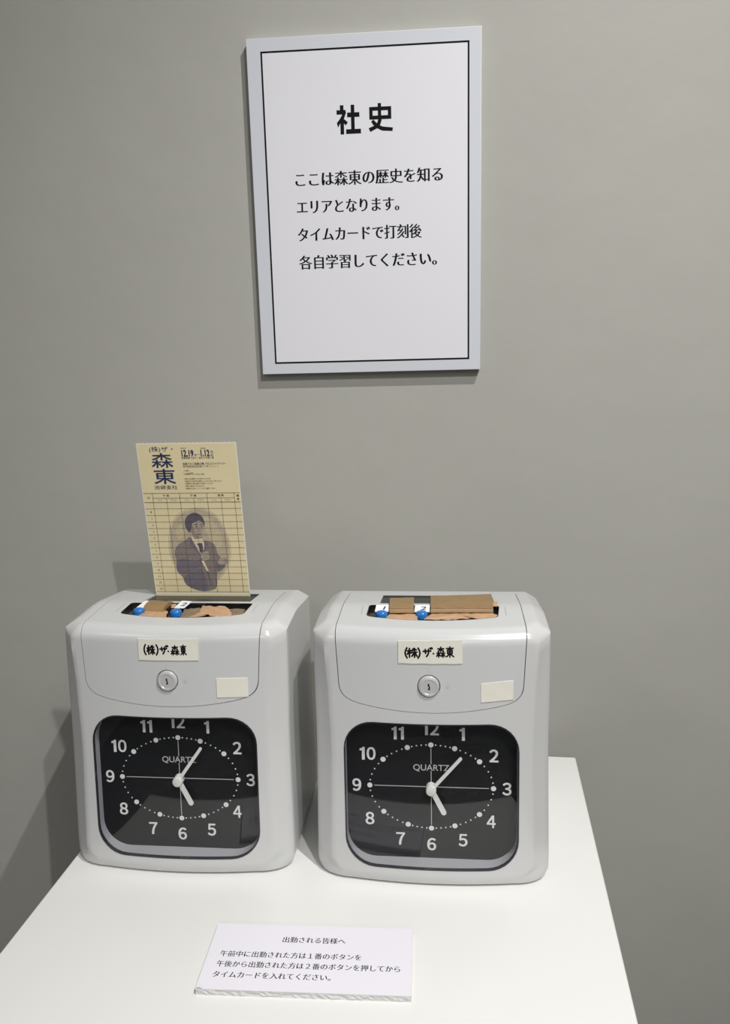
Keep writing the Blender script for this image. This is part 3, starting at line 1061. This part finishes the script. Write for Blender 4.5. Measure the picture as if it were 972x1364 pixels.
def recorder(key, loc, rz, label, hour_tip, min_tip):
    r = thing('time_recorder', label, 'time recorder', loc, rz, 'time recorders on the plinth')
    obj('body', body_me, None, r)
    lid = obj('lid', lid_me, None, r)
    for q in foot_me.values():
        obj('rubber_foot', q, 'rubber', r)
    obj('bezel', bezel_me, 'smoke', r)
    obj('liner', liner_me, 'liner', r)
    d = obj('clock_dial', dial_me, 'black', r)
    for k in num_me:
        obj('numeral', num_me[k], 'dialwhite', d)
    for k in dot_me:
        obj('hour_dot', dot_me[k], 'dialwhite', d)
    obj('minute_dots', minute_me, 'dialwhite', d)
    obj('cross_lines', lines_me, 'line', d)
    obj('dial_lettering', quartz_me, 'line', d)
    obj('hour_hand', hand_me(hour_tip, 2.0, 2.0, 3.0), 'hand', r)
    obj('minute_hand', hand_me(min_tip, 1.35, 1.25, 4.6), 'hand', r)
    obj('hand_hub', hub_me, 'hand', r)
    obj('cover_glass', glass_me, 'glass', r)
    lk = obj('lock', lock_me, 'metal', r)
    obj('keyhole', keyhole_me, 'dark', lk)
    # embossed lock marks
    obj('lock_mark', polys_me([([(lx - 0.5, lz + 11.2), (lx + 0.2, lz + 11.2), (lx + 0.2, lz + 13.8), (lx - 0.5, lz + 13.8)], 0, 0)], lambda x, z, d_: (x, yface(x, z, -0.12), z)), 'plastic', lid)
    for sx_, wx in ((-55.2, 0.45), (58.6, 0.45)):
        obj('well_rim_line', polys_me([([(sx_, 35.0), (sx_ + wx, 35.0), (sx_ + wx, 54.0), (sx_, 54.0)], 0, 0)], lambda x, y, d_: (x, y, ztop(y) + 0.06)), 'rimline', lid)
    rg = []
    for i in range(16):
        a, b = 2 * math.pi * i / 16, 2 * math.pi * (i + 1) / 16
        rg.append(([(lx + 14.2 + 1.5 * math.cos(a), lz + 1.5 * math.sin(a)), (lx + 14.2 + 1.5 * math.cos(b), lz + 1.5 * math.sin(b)),
                    (lx + 14.2 + 0.9 * math.cos(b), lz + 0.9 * math.sin(b)), (lx + 14.2 + 0.9 * math.cos(a), lz + 0.9 * math.sin(a))], 0, 0))
    obj('lock_mark', polys_me(rg, lambda x, z, d_: (x, yface(x, z, -0.12), z)), 'plastic', lid)
    # cloth tape labels on the lid
    if key == 'R':
        lab = [(lerp(-23.6, 24.0, i / 12), lerp(178.7, 178.9, i / 12) + 0.15 * math.sin(i * 1.7), lerp(195.7, 197.3, i / 12) + 0.2 * math.sin(i)) for i in range(13)]
        tl, bl_ = (37.7, 163.3), (38.2, 148.8)
        sq = [(lerp(37.8, 61.9, i / 8), lerp(148.9, 150.5, i / 8), lerp(163.3, 165.3, i / 8)) for i in range(9)]
    else:
        lab = [(lerp(-22.9, 24.6, i / 12), lerp(177.6, 177.8, i / 12) + 0.12 * math.sin(i * 1.3), lerp(194.6, 194.9, i / 12) + 0.12 * math.sin(i * 2.1)) for i in range(13)]
        sq = [(lerp(37.6, 61.7, i / 8), lerp(148.0, 147.9, i / 8), lerp(163.4, 163.0, i / 8)) for i in range(9)]
    # the label's top runs onto the rounded edge of the lid: bend it back with the surface
    tp = obj('name_tape', slab_on_face(lab, -0.5, 0.35), 'tape', r, label='cream cloth tape with the shop name in black felt pen')
    obj('blank_tape', slab_on_face(sq, -0.45, 0.2), 'tape', r, label='small blank cream cloth tape')
    x00, z00 = lab[0][0], lab[0][1]
    rise = (lab[-1][2] - lab[0][2]) / 47.5 * 0.6
    pol = []
    for g, xa, xb, za, zb in LAY[key]:
        for s in GL[g]:
            pts = [(x00 + lerp(xa, xb, p[0] / 10), z00 + lerp(za, zb, p[1] / 10) + rise * xa) for p in s]
            for q in ribbon(pts, 1.32 if g not in '森東' else 1.12):
                pol.append((q, 0, len(pol) * 0.0004))
    obj('handwriting', polys_me(pol, lambda x, z, d_: (x, yface(x, z, -0.56 - d_), z)), 'ink', tp)
    # top fittings
    obj('button_well', well_me, 'black_gloss', r)
    obj('card_slot', slot_me, 'black_slot', r)
    B1, B2 = ((-38.6, 36.2), (-7.0, 36.4)) if key == 'R' else ((-36.6, 37.0), (-4.4, 34.6))
    for (bx, by), dg in ((B1, '1'), (B2, '2')):
        obj('push_button', button_me(bx, by), 'blue', r, label='blue oval push button')
        if key == 'R':
            c = [(bx - 5.8, 54.0), (bx + 6.4, 54.4), (bx + 6.4, 41.6), (bx - 5.9, 41.0)]
        else:
            c = [(bx - 3.0, 59.6), (bx + 6.0, 58.2), (bx + 3.6, 44.4), (bx - 5.0, 44.6)]
        tg = obj('number_tag', tape_strip(c, WELL_Z, (4.4, 4.4, 3.2, 3.2), 2, 2, 0.0, 0.5, 1), 'tag', r, label='white tag numbered %s' % dg)
        pc = ((c[0][0] + c[1][0] + c[2][0] + c[3][0]) / 4, (c[0][1] + c[1][1] + c[2][1] + c[3][1]) / 4)
        obj('number', text_me(dg, lambda x, y: (x + (y - pc[1]) * 0.15, y, WELL_Z + 3.86 + (y - pc[1]) * 0.093), pc[0] + 1.0, None, pc[1], 9.5, bold=0.02), 'navy', tg)
    if key == 'R':
        k1 = [(-34.5, 72.0), (-14.6, 74.5), (-13.2, 40.0), (-32.4, 39.6)]
        obj('kraft_tape', tape_strip(k1, 203.0, (2.2, 2.0, 4.0, 4.0), 6, 6, 0.1, 0.4, 3, 1.2), 'kraft', r, label='short brown kraft tape over the card slot')
        obj('kraft_tape', tape_strip([(-32.4, 40.0), (-13.2, 40.4), (-13.2, 38.6), (-32.4, 38.2)], 199.0, (8.0, 8.0, 4.9, 4.9), 6, 2, 0.08, 0.4, 4), 'kraft', r, label='folded front of the short kraft tape')
        k2 = [(-0.9, 88.0), (50.6, 96.0), (49.2, 42.6), (0.1, 41.0)]
        obj('kraft_tape', tape_strip(k2, 202.6, (-0.6, -1.2, 4.4, 4.4), 10, 6, 0.12, 0.4, 5, 1.6), 'kraft', r, label='long brown kraft tape over the card slot')
        obj('kraft_tape', tape_strip([(0.1, 41.4), (49.2, 43.0), (49.2, 41.4), (0.1, 39.2)], 199.0, (8.0, 8.0, 4.9, 4.9), 10, 2, 0.08, 0.4, 6), 'kraft', r, label='folded front of the long kraft tape')
        obj('tan_tape', tape_poly([(-32.2, 38.4), (-10.4, 38.8), (-9.7, 24.0), (-35.7, 25.4)], 202.6, 0.2, 0.35, 7), 'tan', r, label='tan tape below the short kraft tape')
        obj('tan_tape', tape_poly([(1.5, 39.8), (26, 41.0), (48.2, 42.5), (52.4, 37.6), (50.0, 31.0), (40.0, 25.6), (34.0, 31.0), (14.0, 25.6), (-5.0, 27.0), (-3.0, 32.0)], 202.8, 0.3, 0.35, 8), 'tan', r,
            label='torn tan tape below the long kraft tape')
        obj('tan_tape', tape_poly([(50.0, 65.6), (53.6, 65.6), (53.0, 53.0), (49.4, 52.6)], 205.0, 0.2, 0.35, 9), 'tan', r, label='tan tape end showing at the right')
    else:
        rl = []
        V, F = [], []
        n, mseg = 10, 12
        for i in range(n + 1):
            t = i / n
            for k in range(mseg):
                a = math.pi * k / (mseg - 1)
                V.append((lerp(-34.0, -15.4, t) + 1.0 * math.cos(a), lerp(52.0, 48.2, t) + 11.5 * math.cos(a), 200.2 + 6.6 * math.sin(a) ** 0.8))
        for i in range(n):
            for k in range(mseg):
                F.append([i * mseg + k, i * mseg + (k + 1) % mseg, (i + 1) * mseg + (k + 1) % mseg, (i + 1) * mseg + k])
        F += [list(range(mseg)), [n * mseg + k for k in range(mseg)][::-1]]
        obj('kraft_tape', set_sharp(fix_normals(me_from(V, F)), 60), 'kraft', r, label='rolled brown kraft tape between the buttons')
        obj('tape_end_shade', lathe([(0.9, 0), (0.9, 4.2)], lambda x, y, h: (-14.6 + x * 1.8, 47.0 + y * 6.0, 199.0 + h), 14), 'dark', r, label='dark plug standing for the shade in the rolled tape end')  # near-black plug paints the shade inside the open end of the roll
        obj('tan_tape', tape_poly([(-33.1, 41.4), (-13.3, 40.4), (-9.8, 23.8), (-34.2, 26.0)], 202.3, 0.25, 0.35, 17), 'tan', r, label='tan tape below the rolled kraft tape')
        obj('tan_tape', tape_poly([(-15.6, 57.0), (-10.6, 57.4), (-10.6, 47.4), (-14.4, 47.0)], 203.0, 0.2, 0.35, 12), 'tan', r, label='small tan tape beside the second tag')
        obj('drab_tape', tape_poly([(-2.4, 49.4), (11.9, 52.5), (14.2, 35.0), (11.1, 28.2), (0.9, 28.0)], 201.2, 0.6, 0.35, 13), 'drab', r, label='crumpled grey brown tape left of the torn tan piece')
        obj('drab_tape', tape_poly([(31.5, 51.0), (49.3, 49.5), (51.0, 33.0), (44.0, 28.8), (36, 36)], 201.2, 0.6, 0.35, 14), 'drab', r, label='crumpled grey brown tape at the right end')
        obj('tan_tape', tape_poly([(12.3, 52.3), (22.0, 50.0), (32.6, 50.6), (39.0, 40.0), (45.0, 27.0), (36.0, 26.5), (28.5, 25.0), (22.0, 31.0), (18.8, 24.0), (9.6, 23.0), (15.0, 33.0)], 203.4, 0.45, 0.35, 15), 'tan', r,
            label='torn crumpled tan tape lying across the well')
    return r


# the same meshes serve both machines; only hands, tapes and handwriting differ
recR = recorder('R', (158.5 * MM, -221.2 * MM, TABLE_Z), -0.0274, 'light grey time recorder at right with empty card slot under brown tape', (10.6, -20.8), (23.5, 27.0))
recL = recorder('L', (-43.6 * MM, -214.0 * MM, TABLE_Z), -0.0238, 'light grey time recorder at left with a cream card standing in its slot', (10.4, -20.8), (20.4, 28.8))

# ---------------------------------------------------------------- the time card
CU0, CTOP, LEAN = -41.17, 337.8, 0.133
CN = math.sqrt(1 + LEAN * LEAN)
cd = thing('time_card', 'cream printed time card standing upright in the slot of the left recorder', 'card', (-43.6 * MM, -214.0 * MM, TABLE_Z), -0.0238)


def on_card(u, v, d=0.0):
    """card coordinates: u from its left edge, v down from its top edge"""
    z = CTOP - v / CN
    y = 90.0 - (z - 201.0) * LEAN
    return (CU0 + u, y - 0.2 - d * 1.0, z)


CW, CH = 85.0, 146.0
top_edge = []
nt2 = 44
for i in range(nt2 + 1):
    top_edge.append((CW * i / nt2, 0.0 if i % 2 else 0.55))
pts = top_edge + [(CW, CH), (0, CH)]
n = len(pts)
V = [on_card(u, v, 0.0) for u, v in pts] + [on_card(u, v, -0.45) for u, v in pts]
F = [list(range(n)), list(range(n, 2 * n))[::-1]] + [[i, (i + 1) % n, n + (i + 1) % n, n + i] for i in range(n)]
obj('card_sheet', fix_normals(me_from(V, F, mats=[0, 0] + [1] * n)), ['card', 'card_edge'], cd)
obj('pale_edge', polys_me([([(0, 0.6), (CW, 0.6), (CW, 1.3), (0, 1.3)], 0, 0.02), ([(CW - 0.7, 1.3), (CW, 1.3), (CW, CH), (CW - 0.7, CH)], 0, 0.02), ([(0, 1.3), (0.5, 1.3), (0.5, CH), (0, CH)], 0, 0.02),
                           ([(0, 136.3), (CW, 136.3), (CW, 137.6), (0, 137.6)], 0, 0.02)], on_card), 'card_edge', cd, label='pale margin of the card')
# portrait print
flat = smooth_poly
vig = flat([(44.3, 57.6), (54.9, 59.4), (63.5, 67.0), (68.4, 78.4), (71.0, 90.1), (70.6, 101.5), (66.4, 113), (57.3, 124.0), (45, 131), (32, 128.4), (21.6, 113.2), (17.4, 98.6), (18.8, 84), (21.4, 73.3), (30.3, 61.8)])
vig2 = flat([(50, 63), (60, 70), (65, 82), (64, 96), (56, 90), (52, 82), (51, 72)])
vig3 = flat([(24, 78), (31, 70), (33, 82), (27, 88)])
suit = [(36.8, 82.9), (32.2, 87.1), (24.2, 91.4), (21.2, 98.6), (22.4, 105.9), (21.2, 113.2), (22.4, 117.6), (26.3, 120.6), (27.5, 128.0), (33.3, 132.4), (41.4, 135.0), (49.8, 134.6), (56.4, 131.6), (57.2, 116.8),
        (60.7, 115.7), (65.3, 111.7), (66.5, 105.9), (60.1, 101.5), (58.8, 94.3), (57.2, 89.3), (52.0, 87.2), (49.0, 87.2), (46.0, 86.0), (40.0, 86.5)]
arm = [(22.6, 105.0), (30, 103.2), (38, 107.0), (45.0, 104.0), (47.0, 108.0), (38.0, 114.6), (28.0, 118.6), (22.4, 116.2), (21.3, 112.5)]
arm2 = [(56.6, 106.2), (61.0, 108.6), (65.6, 109.0), (63.0, 113.4), (57.4, 116.2)]
low = [(27.0, 121.0), (38, 114.5), (44, 112), (47.5, 122), (48.5, 134.6), (41.4, 135.0), (33.3, 132.4), (27.5, 128.0)]
lap1 = [(36.8, 83.5), (39.0, 87.0), (42.8, 95.6), (44.2, 100.2), (40.6, 97.0), (36.6, 91.0)]
lap2 = [(49.0, 87.4), (52.2, 90.2), (49.4, 95.4), (46.0, 100.0), (48.4, 93.8)]
shirt = [(37.5, 82.5), (41.3, 85.7), (47.5, 85.0), (48.9, 89.3), (48.5, 94.3), (44.4, 99.6), (42.0, 94.3), (39.2, 88)]
tie = [(42.2, 90.0), (44.4, 89.2), (47.0, 89.3), (47.3, 91.4), (46.2, 92.4), (47.2, 95.8), (45.4, 98.6), (43.9, 97.4), (43.9, 92.9)]
neck = [(39.6, 80.0), (48.0, 80.0), (47.2, 86.2), (44.0, 88.6), (40.6, 85.6)]
face = flat([(38.1, 78.0), (38.6, 71.2), (43.1, 67.4), (49.8, 68.4), (50.5, 74.4), (49.2, 79.3), (47.1, 83.6), (44.2, 85.4), (40.6, 83.6)], 2)
fsh = flat([(38.2, 73.0), (40.6, 72.4), (41.6, 79.0), (45.4, 84.6), (43.8, 85.2), (40.2, 83.0), (38.2, 79.0)], 1)
hair = flat([(37.3, 80.6), (34.4, 76.2), (33.4, 70.4), (36.2, 64.4), (42.0, 61.2), (47.4, 62.4), (50.3, 66.3), (51.4, 70.9), (50.6, 74.6), (49.6, 70.4), (46.6, 68.4), (43.0, 69.6), (40.0, 71.4), (39.0, 76.0)], 1)
brow1, brow2 = [(41.6, 72.0), (44.8, 71.6), (44.8, 72.3), (41.6, 72.8)], [(46.8, 71.6), (49.6, 71.8), (49.6, 72.5), (46.8, 72.3)]
eye1, eye2 = disc(43.6, 74.0, 0.75, 10), disc(48.2, 74.0, 0.65, 10)
nose = [(46.0, 74.6), (46.8, 78.6), (45.2, 78.8), (45.6, 77.0)]
mouth = [(43.8, 81.0), (47.2, 80.6), (47.0, 81.4), (44.2, 81.8)]
ear = flat([(38.4, 73.6), (37.4, 74.0), (37.8, 77.6), (38.8, 78.0)], 1)
hand1 = flat([(45.3, 98.6), (51.0, 96.5), (52.4, 98.6), (51.0, 100.4), (52.6, 102.4), (51.0, 104.6), (47.3, 105.9), (44.2, 103.0)], 1)
fing = [[(46.4, 99.6 + 1.9 * i), (51.4, 98.6 + 1.9 * i), (51.4, 99.0 + 1.9 * i), (46.4, 100.1 + 1.9 * i)] for i in range(3)]
hand2 = flat([(59.0, 105.4), (64.1, 102.3), (68.6, 104.2), (67.8, 108.0), (64.7, 109.4), (59.6, 109.4)], 1)
fing2 = [[(64.4, 104.0 + 1.6 * i), (68.2, 104.6 + 1.5 * i), (68.2, 105.0 + 1.5 * i), (64.4, 104.5 + 1.6 * i)] for i in range(3)]
mic = [(44.5, 105.9), (46.7, 105.2), (50.1, 115.4), (48.9, 116.8)]
micd = [(48.4, 115.6), (49.4, 115.6), (51.6, 130), (51.0, 130)]
names = ['p_halo', 'p_back', 'p_back2', 'p_suit', 'p_dark', 'p_hair', 'p_face', 'p_face2', 'p_shirt', 'p_tie']
I = {k: i for i, k in enumerate(names)}
lay = [([(44.4 + (x - 44.4) * 1.05, 94.5 + (y - 94.5) * 1.04) for x, y in vig], 'p_halo'), ([(44.4 + (x - 44.4) * 0.985, 94.5 + (y - 94.5) * 0.985) for x, y in vig], 'p_back'), (vig2, 'p_back2'), (vig3, 'p_back2'), (flat(suit, 1), 'p_suit'), (flat(low, 1), 'p_dark'), (flat(arm, 1), 'p_dark'), (flat(arm2, 1), 'p_dark'), (neck, 'p_face2'), (shirt, 'p_shirt'), (tie, 'p_tie'), (lap1, 'p_dark'), (lap2, 'p_dark'),
       (face, 'p_face'), (fsh, 'p_face2'), (ear, 'p_face'), (hair, 'p_hair'), (brow1, 'p_hair'), (brow2, 'p_hair'), (eye1, 'p_hair'), (eye2, 'p_hair'), (nose, 'p_face2'), (mouth, 'p_dark'), (mic, 'p_shirt'),
       (micd, 'p_hair'), (hand1, 'p_face'), (hand2, 'p_face')] + [(f_, 'p_dark') for f_ in fing + fing2]
obj('printed_portrait', polys_me([(p, I[k], 0.03 + i * 0.004) for i, (p, k) in enumerate(lay)], on_card), names, cd,
    label='dark violet print of a person in a suit and tie holding a microphone')
# ruled table
cols = [8.6, 20.5, 32.3, 44.2, 56.0, 67.8, 79.4]
G = []


def hl(v, u0, u1, w=0.32):
    G.append(([(u0, v - w / 2), (u1, v - w / 2), (u1, v + w / 2), (u0, v + w / 2)], 0, 0.18))


def vl(u, v0, v1, w=0.3):
    G.append(([(u - w / 2, v0), (u + w / 2, v0), (u + w / 2, v1), (u - w / 2, v1)], 0, 0.18))


hl(44.0, 0.6, CW - 0.6)
hl(48.3, cols[0], cols[6])
hl(52.1, 0.6, CW - 0.6, 0.4)
for i in range(14):
    hl(57.8 + 5.97 * i, 0.6, CW - 0.6, 0.26)
for i, u in enumerate(cols):
    vl(u, 44.0 if i in (0, 2, 4, 6) else 48.3, 52.1)
    vl(u, 52.1, 136.0, 0.26)
obj('ruled_lines', polys_me(G, on_card), 'cardline', cd)
onC = lambda u, v: on_card(u, -v, 0.19)


def ctext(name, body, u0, u1, vc, size, m='cardline', bold=0.0):
    obj(name, text_me(body, onC, u0, u1, -vc, size, mincho=(bold, -bold * 0.8) if bold else None, res=2), m, cd)


ctext('heading', '(株)ザ・', 10.8, 31.0, 5.6, 5.0, 'navy', -0.004)
ctext('logo_lettering', '森', 11.4, 30.0, 15.6, 13.6, 'navy', 0.012)
ctext('logo_lettering', '東', 11.8, 30.8, 29.5, 14.2, 'navy', 0.012)
ctext('heading', '池袋支社', 11.2, 31.3, 38.8, 3.9, 'navy', 0.0)
ctext('date_lettering', '12.19', 38.1, 48.4, 9.2, 7.6, 'navy', 0.045)
ctext('date_lettering', '1.12', 54.4, 62.0, 9.2, 7.6, 'navy', 0.045)
ctext('small_print', '2025', 37.8, 42.4, 4.9, 1.5)
ctext('small_print', '2026', 54.4, 59.0, 5.1, 1.5)
ctext('small_print', '金', 48.9, 51.0, 10.8, 2.2)
ctext('small_print', '–', 51.6, 53.6, 10.2, 2.6, 'navy', 0.02)
ctext('small_print', '月', 62.6, 64.9, 8.4, 2.4)
ctext('small_print', '祝', 62.6, 64.9, 11.2, 2.4)
ctext('small_print', '営業時間 午前十一時から午後八時', 37.8, 65.2, 13.3, 1.7, bold=0.01)
ctext('small_print', '池袋パルコ本館七階 パルコファクトリー', 38.1, 74.9, 18.4, 2.4, bold=0.015)
ctext('small_print', '東京都豊島区南池袋一丁目二十八ノ二', 38.2, 68.6, 20.7, 1.8)
ctext('small_print', '入場料', 38.3, 43.0, 24.3, 1.5)
ctext('small_print', '1,000円', 38.2, 46.2, 27.0, 2.4, bold=0.01)
ctext('small_print', '(小学生以下無料)', 47.0, 55.8, 27.4, 1.4)
for t_, u1, v_ in (('※最終入場は閉場の三十分前までとなります', 60.8, 31.4), ('※最終日は午後六時に閉場いたします 予めご了承ください', 70.0, 33.5), ('※混雑時は入場を制限する場合がございます', 62.4, 35.6),
                   ('※再入場はできません', 54.9, 37.8), ('※詳細は公式ホームページをご確認ください', 63.9, 39.9)):
    ctext('small_print', t_, 38.2, u1, v_, 1.35, bold=0.01)
for t_, u in (('午 前', 20.4), ('午 後', 44.2), ('残 業', 67.7)):
    ctext('column_heading', t_, u - 2.6, u + 2.6, 46.1, 2.0, bold=0.02)
for i in range(6):
    t_ = 'イン' if i % 2 == 0 else 'アウト'
    u = (cols[i] + cols[i + 1]) / 2
    h_ = 1.9 if i % 2 == 0 else 2.7
    ctext('column_heading', t_, u - h_, u + h_, 50.2, 1.7)
ctext('column_heading', '日', 4.0, 5.8, 47.9, 2.0)
ctext('column_heading', '備', 81.2, 83.4, 46.5, 2.1, bold=0.02)
ctext('column_heading', '考', 81.2, 83.4, 49.6, 2.1, bold=0.02)
for i in range(13):
    s_ = str(i + 1)
    wd = 0.9 if len(s_) == 1 else 2.0
    ctext('row_number', s_, 5.4 - wd / 2, 5.4 + wd / 2, 60.8 + 5.97 * i, 2.0, bold=0.01)
